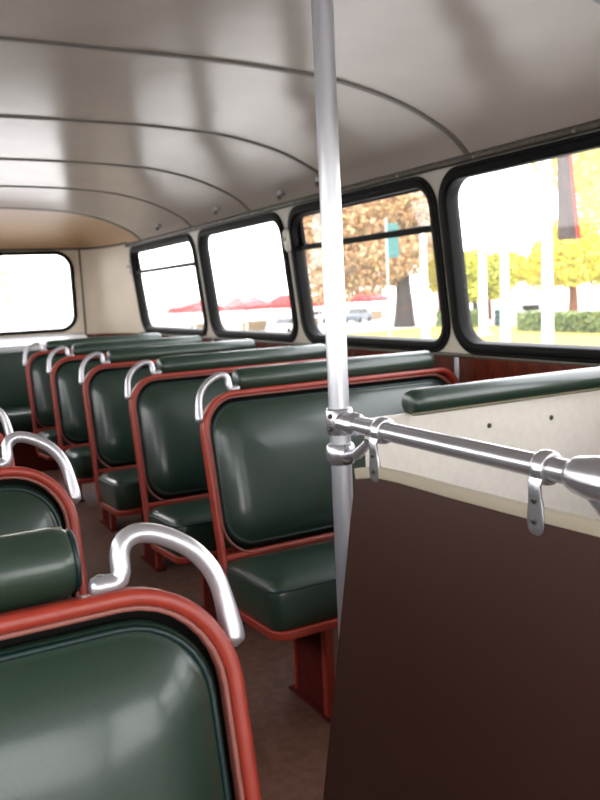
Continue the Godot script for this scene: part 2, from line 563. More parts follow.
func rear_wall() -> void:
	# flat middle of the rear wall with the window opening
	var st := tool(false)
	var xf := Transform3D(Basis(Vector3.RIGHT, Vector3.UP, Vector3.BACK), Vector3(MID, 0, -6.0))
	holed(st, Vector2(-0.9, 0.0), Vector2(0.9, 1.5), Vector2(-0.85, 0.875), Vector2(0.85, 1.455), 0.12, 0.05, xf)
	var w := build(st, "wall_rear", M.corner, self)
	tag(w, "cream painted wall round the rear window", "", "", "structure")
	for s in [1.0, -1.0]:
		for lower in [true, false]:
			st = tool()
			var y0 := 0.0 if lower else 0.846
			var y1 := 0.846 if lower else 1.47
			for i in 14:
				var a := rear_plan(s * (0.5 + 0.5 * i / 14.0), y0)
				var b := rear_plan(s * (0.5 + 0.5 * (i + 1) / 14.0), y0)
				var a2 := rear_plan(s * (0.5 + 0.5 * i / 14.0), y1)
				var b2 := rear_plan(s * (0.5 + 0.5 * (i + 1) / 14.0), y1)
				st.set_smooth_group(0)
				quad(st, a, b, b2, a2)
				st.set_smooth_group(1)
				var o := Vector3(s * 0.05, 0, -0.05)
				quad(st, b + o, a + o, a2 + o, b2 + o)
			if lower: build(st, "corner_lining", M.wood, w)
		var cp := build(st, "corner_panel", M.corner, w)
		st = tool()
		box(st, Vector3(MID + s * 0.9 - 0.006, 0.4, -6.0), Vector3(MID + s * 0.9 + 0.006, 1.47, -5.992), 0.003)
		build(st, "seam_strip", M.trim, cp)
	st = tool()
	var path := []
	for i in 41:
		path.append(rear_plan(-1.0 + i / 20.0, 1.468) + Vector3(0, 0, 0.004))
	sweep(st, path, rrect(0.014, 0.016, 0.005), Vector3.UP)
	build(st, "top_bead", M.trim, w)
	# dome between the last rib and the top of the rear wall
	st = tool()
	var ar := arch()
	var rows := 12
	var grid := []
	for r in rows + 1:
		var t := float(r) / rows * PI / 2
		var row := []
		for j in ar.size():
			var u := 1.0 - 2.0 * j / (ar.size() - 1)
			var p0 := Vector3(ar[j].x, ar[j].y, -5.12)
			var p1 := rear_plan(u, 1.468)
			row.append(Vector3(lerp(p0.x, p1.x, sin(t)), lerp(p1.y, p0.y, cos(t)), lerp(p0.z, p1.z, sin(t))))
		grid.append(row)
	for r in rows:
		for j in ar.size() - 1:
			st.set_smooth_group(0)
			quad(st, grid[r][j], grid[r][j + 1], grid[r + 1][j + 1], grid[r + 1][j])
	for r in rows:
		for j in ar.size() - 1:
			st.set_smooth_group(1)
			var o := Vector3(0, 0.06, -0.03)
			quad(st, grid[r][j + 1] + o, grid[r][j] + o, grid[r + 1][j] + o, grid[r + 1][j + 1] + o)
	var d := build(st, "dome", M.dome, w)
	tag(d, "tan domed panel above the rear window")
	# rear window
	var win := Node3D.new()
	win.name = "window_13"
	add_child(win)
	win.position = Vector3(MID, 0, -6.0)
	tag(win, "", "", "", "structure")
	st = tool()
	var fp := []
	for p in contour(0.838, 0.278, 0.115, 10): fp.append(Vector3(p.x, 1.165 + p.y, -0.012))
	sweep(st, fp, rrect(0.026, 0.05, 0.008), Vector3.BACK, true)
	build(st, "frame", M.rubber, win)
	st = tool(false)
	box(st, Vector3(-0.84, 0.885, -0.03), Vector3(0.84, 1.445, -0.025))
	build(st, "pane", M.glass, win)
	# sloping painted ledge below it
	st = tool(false)
	var lp := [Vector2(0.0, 0.866), Vector2(0.2, 0.808), Vector2(0.205, 0.80), Vector2(0.2, 0.775), Vector2(0.0, 0.775)]
	for i in lp.size():
		var a: Vector2 = lp[i]
		var b: Vector2 = lp[(i + 1) % lp.size()]
		quad(st, Vector3(MID - 0.88, a.y, -6.0 + a.x), Vector3(MID + 0.88, a.y, -6.0 + a.x), Vector3(MID + 0.88, b.y, -6.0 + b.x), Vector3(MID - 0.88, b.y, -6.0 + b.x))
	var lg := build(st, "ledge", M.white_paint, w)
	tag(lg, "glossy white sloping ledge under the rear window")

func front_wall() -> void:
	# behind the camera: the front end with its two big windows
	var w := Node3D.new()
	w.name = "wall_front"
	add_child(w)
	tag(w, "", "", "", "structure")
	var xf := Transform3D(Basis(Vector3.LEFT, Vector3.UP, Vector3.FORWARD), Vector3(MID, 0, -FRONT))
	var st := tool(false)
	holed(st, Vector2(-1.24, 0.0), Vector2(0, 1.72), Vector2(-1.06, 0.72), Vector2(-0.04, 1.45), 0.09, 0.05, xf)
	holed(st, Vector2(0, 0.0), Vector2(1.24, 1.72), Vector2(0.04, 0.72), Vector2(1.06, 1.45), 0.09, 0.05, xf)
	build(st, "wall_panel", M.cream, w)
	for s in [-1.0, 1.0]:
		var win := Node3D.new()
		win.name = "window_14" if s < 0 else "window_15"
		add_child(win)
		win.transform = Transform3D(xf.basis, xf * Vector3(s * 0.55, 1.085, 0))
		tag(win, "", "", "", "structure")
		st = tool()
		var fp := []
		for p in contour(0.5, 0.355, 0.085, 10): fp.append(Vector3(p.x, p.y, -0.018))
		sweep(st, fp, rrect(0.03, 0.06, 0.008), Vector3.BACK, true)
		build(st, "frame", M.rubber, win)
		st = tool(false)
		box(st, Vector3(-0.5, -0.355, -0.03), Vector3(0.5, 0.355, -0.025))
		build(st, "pane", M.glass, win)

# ==================================================================== seats
const SEAT_W := 0.9
const LEAN := 0.23

# one double seat; x runs from the aisle edge (0) to the wall (SEAT_W) times side, +z is the way the sitter faces
func make_seat(side: float) -> Node3D:
	var root := Node3D.new()
	var lean := func(x: float, y: float, d := 0.0) -> Vector3:
		return Vector3(side * x, y, LEAN * (0.79 - y) + d)
	var nrm := Vector3(0, LEAN, 1).normalized()
	# red hoop of the backrest
	var path := []
	path.append(lean.call(0.009, 0.25))
	path.append(lean.call(0.009, 0.45))
	for i in 13:
		var t := PI - PI / 2 * i / 12.0
		path.append(lean.call(0.009 + 0.1 + cos(t) * 0.1, 0.706 + sin(t) * 0.1))
	path.append(lean.call(0.4, 0.807))
	for i in 9:
		var t := PI / 2 - PI / 2 * i / 8.0
		path.append(lean.call(SEAT_W - 0.009 - 0.06 + cos(t) * 0.06, 0.747 + sin(t) * 0.06))
	path.append(lean.call(SEAT_W - 0.009, 0.45))
	path.append(lean.call(SEAT_W - 0.009, 0.25))
	var st := tool()
	sweep(st, path, rrect(0.0155, 0.034, 0.006), nrm)
	var fr := build(st, "back_frame", M.red, root)
	var lip := []
	for p in contour(SEAT_W / 2 - 0.0195, 0.2105, 0.09, 8): lip.append(lean.call(SEAT_W / 2 + p.x, 0.587 + p.y, 0.004))
	st = tool()
	sweep(st, lip, rrect(0.0055, 0.016, 0.002), nrm, true)
	build(st, "inner_lip", M.lip, fr)
	st = tool()
	sweep(st, [lean.call(0.015, 0.3745), lean.call(SEAT_W - 0.015, 0.3745)], rrect(0.018, 0.022, 0.005), nrm)
	build(st, "crossbar", M.red, fr)
	# padded back
	var up := Vector3(0, 1, -LEAN).normalized()
	var pc: Vector3 = lean.call(SEAT_W / 2, 0.5885, -0.004)
	var xf := Transform3D(Basis(Vector3.RIGHT, up, nrm), pc)
	var hw := SEAT_W / 2 - 0.026
	var hh := 0.2005
	st = tool()
	pad(st, hw, hh, 0.085, [Vector2(0.004, -0.012), Vector2(0.0, -0.008), Vector2(0.0, 0.002), Vector2(0.002, 0.007), Vector2(0.006, 0.009), Vector2(0.01, 0.0095), Vector2(0.016, 0.016), Vector2(0.026, 0.023), Vector2(0.038, 0.031), Vector2(0.055, 0.038), Vector2(0.08, 0.0435), Vector2(0.115, 0.0465), Vector2(0.15, 0.048), Vector2(0.19, 0.0485)], xf, 8)
	var bp := build(st, "back_pad", M.green, root)
	st = tool()
	var pp := []
	for p in contour(hw - 0.0065, hh - 0.0065, 0.081, 8): pp.append(xf * Vector3(p.x, p.y, 0.009))
	sweep(st, pp, circle(0.0034, 6), nrm, true)
	build(st, "piping", M.piping, bp)
	# padded roll behind the top of the frame
	var rs := 0.135
	var re := 0.83
	var rc := Vector3(side * rs, 0.838, -0.042)
	var ax := Vector3(side, 0, 0)
	var L := re - rs
	st = tool()
	lathe(st, rc, ax, [Vector2(0, 0), Vector2(0.0, 0.018), Vector2(0.003, 0.026), Vector2(0.010, 0.0315), Vector2(0.022, 0.034), Vector2(L * 0.3, 0.0345), Vector2(L * 0.7, 0.0345), Vector2(L - 0.022, 0.034), Vector2(L - 0.010, 0.0315), Vector2(L - 0.003, 0.026), Vector2(L, 0.018), Vector2(L, 0)], 28)
	var rl := build(st, "top_roll", M.green, root)
	st = tool()
	var wo := Vector3(0, 0.0235, -0.0265)
	tube(st, rc + wo + ax * 0.006, rc + wo + ax * (L - 0.006), 0.0035, 8)
	build(st, "welt", M.welt, rl)
	st = tool()
	var ring := []
	for k in 20:
		var t := TAU * k / 20.0
		ring.append(rc + ax * 0.004 + Vector3(0, cos(t), sin(t)) * 0.0275)
	sweep(st, ring, circle(0.0028, 6), ax, true)
	build(st, "end_piping", M.piping, rl)
	# hard back board carrying the roll
	st = tool()
	pad(st, hw + 0.014, hh + 0.014, 0.09, [Vector2(0.0, -0.022), Vector2(0.0, -0.0125)], xf, 8)
	build(st, "back_board", M.board, root)
	for bx in [0.25, 0.68]:
		st = tool(false)
		box(st, Vector3(side * bx - 0.012, 0.765, -0.045), Vector3(side * bx + 0.012, 0.812, -0.026), 0.002)
		build(st, "roll_bracket", M.red, root)
	# alloy grab handle at the aisle corner
	var hp := [Vector2(0.132, 0.8195), Vector2(0.118, 0.8195), Vector2(0.109, 0.8198), Vector2(0.104, 0.8225), Vector2(0.102, 0.828), Vector2(0.1015, 0.838), Vector2(0.100, 0.847), Vector2(0.095, 0.855), Vector2(0.087, 0.859), Vector2(0.078, 0.8595), Vector2(0.064, 0.856), Vector2(0.046, 0.847), Vector2(0.029, 0.834), Vector2(0.016, 0.817), Vector2(0.0085, 0.799), Vector2(0.005, 0.781), Vector2(0.003, 0.763), Vector2(0.002, 0.748), Vector2(0.004, 0.738)]
	var cur := Curve3D.new()
	for i in hp.size():
		var a: Vector2 = hp[max(i - 1, 0)]
		var b: Vector2 = hp[min(i + 1, hp.size() - 1)]
		var t: Vector2 = (b - a) / 6.0
		var t3 := Vector3(side * t.x, t.y, -LEAN * t.y)
		cur.add_point(lean.call(hp[i].x, hp[i].y), -t3, t3)
	cur.bake_interval = 0.006
	var pts := []
	for p in cur.get_baked_points(): pts.append(p)
	var sc := []
	for i in pts.size():
		var q := float(i) / (pts.size() - 1)
		sc.append(1.0 + 0.28 * smoothstep(0.72, 0.95, q) - 0.75 * smoothstep(0.965, 1.0, q) - 0.5 * (1.0 - smoothstep(0.0, 0.025, q)))
	st = tool()
	sweep(st, pts, circle(0.0095, 12, 0.0098), nrm, false, true, sc)
	var hd := build(st, "grab_handle", M.alloy, root)
	st = tool()
	lathe(st, lean.call(0.122, 0.8265, 0.0), Vector3.UP, [Vector2(0, 0.0045), Vector2(0.0025, 0.004), Vector2(0.0035, 0)], 10)
	build(st, "screw", M.steel, hd)
	# seat cushion
	st = tool()
	var cx := Transform3D(Basis(Vector3.RIGHT, Vector3(0, -0.07, -1).normalized(), Vector3(0, 1, -0.07).normalized()), Vector3(side * SEAT_W / 2, 0.325, 0.253))
	pad(st, SEAT_W / 2 - 0.008, 0.155, 0.035, [Vector2(0.006, -0.06), Vector2(0.0, -0.054), Vector2(0.0, 0.0), Vector2(-0.002, 0.025), Vector2(0.0, 0.036), Vector2(0.006, 0.047), Vector2(0.018, 0.055), Vector2(0.04, 0.061), Vector2(0.08, 0.066), Vector2(0.14, 0.068)], cx, 8)
	var cu := build(st, "seat_cushion", M.green, root)
	st = tool()
	var cp := []
	for p in contour(SEAT_W / 2 - 0.007, 0.156, 0.035, 8): cp.append(cx * Vector3(p.x, p.y, 0.037))
	sweep(st, cp, circle(0.003, 6), Vector3.UP, true)
	build(st, "piping", M.piping, cu)
	# red base frame
	st = tool()
	var bf := []
	for p in contour(SEAT_W / 2 - 0.018, 0.147, 0.03, 6): bf.append(cx * Vector3(p.x, p.y, -0.071))
	sweep(st, bf, rrect(0.026, 0.022, 0.004), Vector3.UP, true)
	build(st, "base_frame", M.red, root)
	st = tool(false)
	box(st, Vector3(-SEAT_W / 2 + 0.02, -0.145, -0.068), Vector3(SEAT_W / 2 - 0.02, 0.145, -0.061), 0.0, cx)
	build(st, "seat_board", M.dark_red, root)
	# pedestal on the aisle side and bracket leg at the wall
	for px in [0.165, SEAT_W - 0.06]:
		st = tool(false)
		box(st, Vector3(side * px - 0.013, 0.0, 0.362), Vector3(side * px + 0.013, 0.262, 0.386), 0.003)
		build(st, "pedestal_post", M.red, root)
		st = tool(false)
		box(st, Vector3(side * px - 0.009, 0.0, 0.196), Vector3(side * px + 0.009, 0.245, 0.21), 0.003)
		build(st, "pedestal_post", M.red, root)
		st = tool(false)
		box(st, Vector3(side * px - 0.003, 0.012, 0.205), Vector3(side * px + 0.003, 0.25, 0.366))
		build(st, "pedestal_panel", M.dark_red, root)
		st = tool(false)
		box(st, Vector3(side * px - 0.02, 0.0, 0.18), Vector3(side * px + 0.02, 0.008, 0.4), 0.002)
		build(st, "foot_plate", M.dark_red, root)
	return root

func seats() -> void:
	var right := make_seat(1.0)
	right.name = "bus_seat"
	used["bus_seat"] = 0
	var rl := [
		"nearest green double seat on the right, directly behind the upright pole",
		"green double seat second from the pole in the right-hand row",
		"green double seat in the middle of the five on the right",
		"green double seat fourth from the pole in the right-hand row",
		"farthest green double seat on the right, just before the rear bench"]
	for i in 5:
		var o: Node3D = right if i == 0 else right.duplicate()
		if i > 0: o.name = numbered("bus_seat")
		add_child(o)
		o.position = Vector3(0.7759, 0, -(2.0568 + i * PITCH))
		tag(o, rl[i], "seat", "green double seats with red frames")
	var left := make_seat(-1.0)
	var ll := [
		"big green seat back with orange-red frame in the left foreground",
		"green seat just behind the foreground one, left of the aisle",
		"third seat left of the aisle, only its alloy handle showing at the picture edge",
		"fourth green seat left of the aisle, counted from the foreground",
		"fifth green seat left of the aisle, counted from the foreground",
		"sixth green seat left of the aisle, counted from the foreground",
		"seventh green seat left of the aisle, just before the rear bench"]
	for i in 7:
		var o: Node3D = left if i == 0 else left.duplicate()
		o.name = numbered("bus_seat")
		add_child(o)
		o.position = Vector3(0.2875, 0, -(0.7102 + i * PITCH))
		tag(o, ll[i], "seat", "green double seats with red frames")

# ==================================================================== pole, rail, screen and partition at the stairs
func stair_side() -> void:
	var px := 0.764
	var pz := -1.28
	# upright pole
	var p := base("upright_pole", Vector3(px, 0, pz))
	var st := tool()
	tube(st, Vector3(0, 0, 0), Vector3(0, 1.652, 0), 0.0195, 28)
	build(st, "tube", M.pole_alloy, p)
	st = tool()
	lathe(st, Vector3(0, 0, 0), Vector3.UP, [Vector2(0, 0.045), Vector2(0.006, 0.045), Vector2(0.012, 0.028), Vector2(0.03, 0.023), Vector2(0.034, 0.0195)], 24)
	build(st, "floor_flange", M.alloy, p)
	st = tool()
	lathe(st, Vector3(0, 1.652, 0), Vector3.DOWN, [Vector2(0, 0.04), Vector2(0.006, 0.04), Vector2(0.012, 0.028), Vector2(0.03, 0.023), Vector2(0.034, 0.0195)], 24)
	build(st, "ceiling_flange", M.alloy, p)
	tag(p, "upright satin alloy pole from floor to ceiling beside the aisle", "pole")
	# horizontal rail with its fittings
	var ry := 0.836
	var r := base("stair_rail", Vector3(px, ry, pz))
	st = tool()
	tube(st, Vector3(0, 0, 0.02), Vector3(0, 0, 1.6), 0.0165, 24)
	build(st, "rail_tube", M.chrome, r)
	st = tool()
	lathe(st, Vector3(0, -0.025, 0), Vector3.UP, [Vector2(0, 0.0197), Vector2(0.0, 0.0225), Vector2(0.003, 0.025), Vector2(0.025, 0.0262), Vector2(0.047, 0.025), Vector2(0.05, 0.0225), Vector2(0.05, 0.0197)], 24)
	lathe(st, Vector3(0, 0, 0.018), Vector3.BACK, [Vector2(0, 0.021), Vector2(0.03, 0.0215), Vector2(0.042, 0.0205), Vector2(0.045, 0.0165)], 20)
	var jt := build(st, "pole_socket", M.chrome, r)
	for y in [-0.012, 0.012]:
		st = tool()
		lathe(st, Vector3(-0.0245, y, 0.008), Vector3(-1, 0, 0.3), [Vector2(0, 0.005), Vector2(0.003, 0.0045), Vector2(0.004, 0)], 10)
		build(st, "screw", M.screw, jt)
	st = tool()
	lathe(st, Vector3(0, -0.082, 0), Vector3.UP, [Vector2(0, 0.0197), Vector2(0.0, 0.022), Vector2(0.004, 0.0262), Vector2(0.02, 0.0285), Vector2(0.036, 0.0262), Vector2(0.04, 0.022), Vector2(0.04, 0.0197)], 24)
	sweep(st, [Vector3(0.0, -0.062, 0.02), Vector3(-0.004, -0.058, 0.045), Vector3(-0.01, -0.05, 0.075), Vector3(-0.014, -0.036, 0.1), Vector3(-0.014, -0.024, 0.115)], circle(0.011, 10, 0.008), Vector3.RIGHT, false, true, [1.3, 1.1, 1.0, 0.9, 0.8])
	var cl := build(st, "lower_clamp", M.chrome, r)
	st = tool()
	lathe(st, Vector3(-0.02, -0.066, 0.052), Vector3(-1, 0, 0.2), [Vector2(-0.01, 0.007), Vector2(0.004, 0.007), Vector2(0.006, 0.004), Vector2(0.006, 0)], 12)
	build(st, "screw", M.screw, cl)
	# ball fitting nearer the front
	st = tool()
	lathe(st, Vector3(0, 0, 0.565), Vector3.BACK, [Vector2(0, 0.0165), Vector2(0.002, 0.021), Vector2(0.012, 0.0245), Vector2(0.04, 0.029), Vector2(0.062, 0.030), Vector2(0.085, 0.0275), Vector2(0.1, 0.0235), Vector2(0.104, 0.0165)], 24)
	sweep(st, [Vector3(0, -0.01, 0.61), Vector3(0.004, -0.035, 0.63), Vector3(0.01, -0.06, 0.655), Vector3(0.014, -0.1, 0.67)], circle(0.02, 14), Vector3.RIGHT, false, true, [1.1, 1.0, 0.85, 0.7])
	build(st, "ball_fitting", M.chrome, r)
	tag(r, "horizontal chrome grab rail running from the pole above the brown screen", "rail")
	# strap clips
	var labels := ["chrome clip on the rail close to the pole", "chrome clip with two screws holding the brown screen, nearer the camera"]
	var cz := [-1.136, -0.758]
	for i in 2:
		var c := base("rail_clip", Vector3(px, ry, cz[i]))
		st = tool()
		lathe(st, Vector3(0, 0, -0.011), Vector3.BACK, [Vector2(0, 0.0166), Vector2(0.0, 0.020), Vector2(0.003, 0.0228), Vector2(0.011, 0.024), Vector2(0.019, 0.0228), Vector2(0.022, 0.020), Vector2(0.022, 0.0166)], 24)
		build(st, "band", M.chrome, c)
		st = tool()
		var o := []
		var path := [Vector3(-0.018, -0.012, 0), Vector3(-0.0215, -0.02, 0), Vector3(-0.021, -0.032, 0), Vector3(-0.0195, -0.045, 0), Vector3(-0.019, -0.06, 0), Vector3(-0.019, -0.075, 0), Vector3(-0.019, -0.083, 0), Vector3(-0.019, -0.0875, 0)]
		sweep(st, path, rrect(0.008, 0.03, 0.0035), Vector3.BACK, false, true, [0.8, 0.72, 0.72, 0.85, 1.0, 1.0, 0.85, 0.45])
		var tb := build(st, "tab", M.chrome, c)
		for y in [-0.04, -0.068]:
			st = tool()
			lathe(st, Vector3(-0.0225, y, 0), Vector3.LEFT, [Vector2(0, 0.0052), Vector2(0.0012, 0.0052), Vector2(0.0022, 0.004), Vector2(0.0026, 0)], 12)
			build(st, "screw", M.screw, tb)
		tag(c, labels[i], "clip", "clips on the stair rail")
	# brown screen hanging from the rail
	var s := base("modesty_screen", Vector3(0.746, 0, 0))
	var top := [[1.196, 0.752], [1.138, 0.766], [1.065, 0.769], [0.936, 0.770], [0.828, 0.773], [0.735, 0.777], [0.655, 0.781], [0.5, 0.784], [0.35, 0.784], [0.1, 0.784]]
	var cols := 60
	var rows := 24
	var topy := func(z: float) -> float:
		for k in top.size() - 1:
			if z <= top[k][0] and z >= top[k + 1][0]:
				return lerp(float(top[k][1]), float(top[k + 1][1]), (top[k][0] - z) / (top[k][0] - top[k + 1][0]))
		return 0.752
	st = tool()
	var g := []
	for i in cols + 1:
		var col := []
		for j in rows + 1:
			var v := float(j) / rows
			var z_top: float = lerp(1.196, 0.1, float(i) / cols)
			var yt: float = topy.call(z_top)
			var y: float = lerp(yt, 0.012, v)
			var zf: float = 1.196 + (0.756 - y) * 0.205
			var z: float = lerp(zf, 0.1, float(i) / cols)
			col.append(Vector3(0.0025 * sin(z * 9.0 + v * 2.0) * (1.0 - 0.5 * v) - 0.024 * v, y, -z))
		g.append(col)
	for i in cols:
		for j in rows:
			st.set_smooth_group(0)
			quad(st, g[i][j], g[i + 1][j], g[i + 1][j + 1], g[i][j + 1])
	var th := Vector3(0.007, 0, 0)
	for i in cols:
		for j in rows:
			st.set_smooth_group(1)
			quad(st, g[i + 1][j] + th, g[i][j] + th, g[i][j + 1] + th, g[i + 1][j + 1] + th)
	st.set_smooth_group(-1)
	for j in rows: quad(st, g[0][j], g[0][j + 1], g[0][j + 1] + th, g[0][j] + th)
	build(st, "panel", M.vinyl, s)
	st = tool()
	var bp := []
	for i in cols + 1: bp.append(g[i][0] + Vector3(0.0035, 0.0, 0))
	sweep(st, bp, rrect(0.02, 0.0115, 0.003), Vector3.RIGHT)
	build(st, "binding", M.binding, s)
	st = tool()
	var ep := []
	for j in rows + 1: ep.append(g[0][j] + Vector3(0.0035, 0, 0))
	sweep(st, ep, rrect(0.004, 0.0085, 0.0015), Vector3.RIGHT)
	build(st, "edge_strip", M.vinyl, s)
	tag(s, "dark brown vinyl screen hanging from the rail at the stairs", "screen")
	# cream partition with a padded roll on top
	var c := base("stair_partition", Vector3(0.87, 0, -1.345))
	st = tool(false)
	box(st, Vector3(0, 0, -0.02), Vector3(0.825, 0.818, 0.0), 0.004)
	build(st, "panel", M.cream, c)
	for q in [Vector2(0.315, 0.768), Vector2(0.501, 0.764), Vector2(0.69, 0.764)]:
		st = tool()
		lathe(st, Vector3(q.x, q.y, 0), Vector3.BACK, [Vector2(0, 0.006), Vector2(0.002, 0.0055), Vector2(0.003, 0)], 12)
		build(st, "screw", M.screw, c)
	st = tool()
	var L := 0.69
	lathe(st, Vector3(0.1, 0.8395, -0.006), Vector3.RIGHT, [Vector2(0, 0), Vector2(0.0, 0.016), Vector2(0.003, 0.023), Vector2(0.012, 0.0275), Vector2(0.03, 0.0285), Vector2(L * 0.5, 0.0285), Vector2(L - 0.03, 0.0285), Vector2(L - 0.012, 0.0275), Vector2(L, 0.018), Vector2(L, 0)], 28)
	var ro := build(st, "top_roll", M.green, c)
	st = tool()
	tube(st, Vector3(0.095, 0.8195, 0.0145), Vector3(0.08 + L, 0.8195, 0.0145), 0.002, 8)
	build(st, "welt", M.welt, ro)
	tag(c, "cream partition panel with green padded roll beside the window", "partition")
	# stairwell behind the screen
	var w := base("stairwell", Vector3(0.765, 0, 0))
	st = tool(false)
	box(st, Vector3(-0.03, -1.5, -1.345), Vector3(0.0, -0.06, 0.2))
	box(st, Vector3(0.93, -1.5, -1.345), Vector3(0.98, 0.0, 0.2))
	box(st, Vector3(-0.03, -1.5, -1.38), Vector3(0.98, -0.06, -1.345))
	box(st, Vector3(-0.03, -1.5, 0.2), Vector3(0.98, -0.06, 0.235))
	box(st, Vector3(-0.03, -1.53, -1.38), Vector3(0.98, -1.5, 0.235))
	build(st, "well_wall", M.cream, w)
	for k in 6:
		st = tool(false)
		box(st, Vector3(0.0, -1.5, 0.2 - 0.24 * (k + 1)), Vector3(0.93, -0.21 - 0.21 * k, 0.2 - 0.24 * k), 0.004)
		build(st, "step", M.floor, w)
	w.set_meta("kind", "structure")

# ==================================================================== rear bench
func rear_bench() -> void:
	var b := base("rear_bench", Vector3(MID, 0, -5.79))
	var st := tool()
	pad(st, 0.87, 0.2, 0.03, [Vector2(0.0, -0.06), Vector2(0.0, 0.0), Vector2(0.004, 0.012), Vector2(0.02, 0.022), Vector2(0.06, 0.028), Vector2(0.12, 0.03)], Transform3D(Basis(Vector3.RIGHT, Vector3(0, 1, -0.12).normalized(), Vector3(0, 0.12, 1).normalized()), Vector3(0, 0.575, 0.06)), 6)
	build(st, "back_pad", M.green, b)
	st = tool()
	pad(st, 0.87, 0.19, 0.04, [Vector2(0.0, -0.06), Vector2(0.0, 0.03), Vector2(0.008, 0.045), Vector2(0.03, 0.056), Vector2(0.08, 0.062)], Transform3D(Basis(Vector3.RIGHT, Vector3(0, 0, -1), Vector3.UP), Vector3(0, 0.345, 0.3)), 6)
	build(st, "seat_cushion", M.green, b)
	st = tool(false)
	box(st, Vector3(-0.86, 0.0, -0.1), Vector3(0.86, 0.29, 0.44), 0.006)
	build(st, "bench_box", M.dark_red, b)
	tag(b, "dark green bench across the rear end under the rear window", "bench")

# ==================================================================== small fittings on the ceiling
func small_fittings() -> void:
	var spots := [[1.56, 1.497, 4.57], [1.56, 1.497, 3.69], [1.575, 1.487, 3.04], [1.565, 1.493, 2.70]]
	var labels := ["small round lamp holder on the ceiling above the farthest side window", "small lamp holder on the ceiling above the second farthest window", "small lamp holder on the ceiling above the post left of the pole", "small lamp holder on the ceiling just left of the pole"]
	for i in 4:
		var s: Array = spots[i]
		var o := base("lamp_holder", Vector3(s[0], s[1], -s[2]))
		var ax := Vector3(-0.55, -1, 0).normalized()
		var st := tool()
		lathe(st, Vector3.ZERO - ax * 0.006, ax, [Vector2(0, 0.016), Vector2(0.007, 0.016), Vector2(0.01, 0.01), Vector2(0.016, 0.009), Vector2(0.016, 0)], 18)
		build(st, "rose", M.steel, o)
		st = tool()
		lathe(st, ax * 0.009, ax, [Vector2(0, 0.006), Vector2(0.004, 0.009), Vector2(0.011, 0.0095), Vector2(0.016, 0.006), Vector2(0.018, 0)], 16)
		build(st, "bulb", M.bulb, o)
		tag(o, labels[i], "lamp holder", "ceiling lamp holders")

# ==================================================================== outside
func leaf_mat(c: Color) -> StandardMaterial3D:
	var m := mat(Color.WHITE, 0.6)
	m.vertex_color_use_as_albedo = true
	m.backlight_enabled = true
	m.backlight = c
	return m

func tree(called: String, label: String, at: Vector3, h: float, trunk_r: float, blobs: Array, cols: Array, n: int, leaf: float, bark: Material) -> void:
	var t := base(called, at)
	var st := tool()
	var path := [Vector3(0, 0, 0), Vector3(0.05, h * 0.25, 0), Vector3(-0.08, h * 0.5, 0.05), Vector3(0.0, h * 0.72, 0), Vector3(0.1, h * 0.95, 0)]
	sweep(st, path, circle(trunk_r, 10), Vector3.BACK, false, true, [1.35, 1.0, 0.85, 0.6, 0.25])
	for b in blobs:
		var c: Vector3 = b[0]
		var s := Vector3(0, h * rng.randf_range(0.4, 0.6), 0)
		tube(st, s, c, trunk_r * 0.4, 7, trunk_r * 0.12)
	build(st, "trunk", bark, t)
	st = tool(false)
	var tot := 0.0
	for b in blobs: tot += b[1].x * b[1].y * b[1].z
	for b in blobs:
		var c: Vector3 = b[0]
		var e: Vector3 = b[1]
		for i in int(n * e.x * e.y * e.z / tot):
			var d := Vector3(rng.randfn(), rng.randfn(), rng.randfn()).normalized()
			var p := c + d * e * pow(rng.randf(), 0.45)
			var u := Vector3(rng.randfn(), rng.randfn(), rng.randfn()).normalized()
			var v := u.cross(Vector3(rng.randfn(), rng.randfn(), rng.randfn()).normalized()).normalized()
			var z := leaf * rng.randf_range(0.6, 1.3)
			var a: Color = cols[rng.randi() % cols.size()]
			var k := rng.randf_range(0.8, 1.15)
			st.set_color(Color(a.r * k, a.g * k, a.b * k))
			quad(st, p - u * z, p + v * z * 0.5, p + u * z, p - v * z * 0.5)
	var fo := build(st, "foliage", leaf_mat(cols[0] * 0.5), t)
	fo.set_meta("kind", "stuff")
	tag(t, label, "tree", "trees in the park")

func hedge(label: String, lo: Vector3, hi: Vector3, n: int, cols: Array) -> void:
	var o := base("hedge", Vector3((lo.x + hi.x) / 2, lo.y, (lo.z + hi.z) / 2))
	var c := Vector3((lo.x + hi.x) / 2, lo.y, (lo.z + hi.z) / 2)
	var st := tool(false)
	box(st, lo - c + Vector3(0.12, 0, 0.12), hi - c - Vector3(0.12, 0.12, 0.12), 0.15)
	build(st, "core", M.hedge_core, o)
	st = tool(false)
	for i in n:
		var p := Vector3(rng.randf_range(lo.x, hi.x), rng.randf_range(lo.y, hi.y), rng.randf_range(lo.z, hi.z)) - c
		match rng.randi() % 3:
			0: p.y = hi.y - c.y + rng.randf_range(-0.15, 0.06)
			1: p.x = lo.x - c.x + rng.randf_range(-0.06, 0.15)
			2: p.z = hi.z - c.z + rng.randf_range(-0.15, 0.06)
		var u := Vector3(rng.randfn(), rng.randfn(), rng.randfn()).normalized()
		var v := u.cross(Vector3(rng.randfn(), rng.randfn(), rng.randfn()).normalized()).normalized()
		var a: Color = cols[rng.randi() % cols.size()]
		st.set_color(a)
		quad(st, p - u * 0.16, p + v * 0.09, p + u * 0.16, p - v * 0.09)
	var fo := build(st, "leaves", leaf_mat(cols[0] * 0.3), o)
	fo.set_meta("kind", "stuff")
	tag(o, label, "hedge", "clipped hedges")

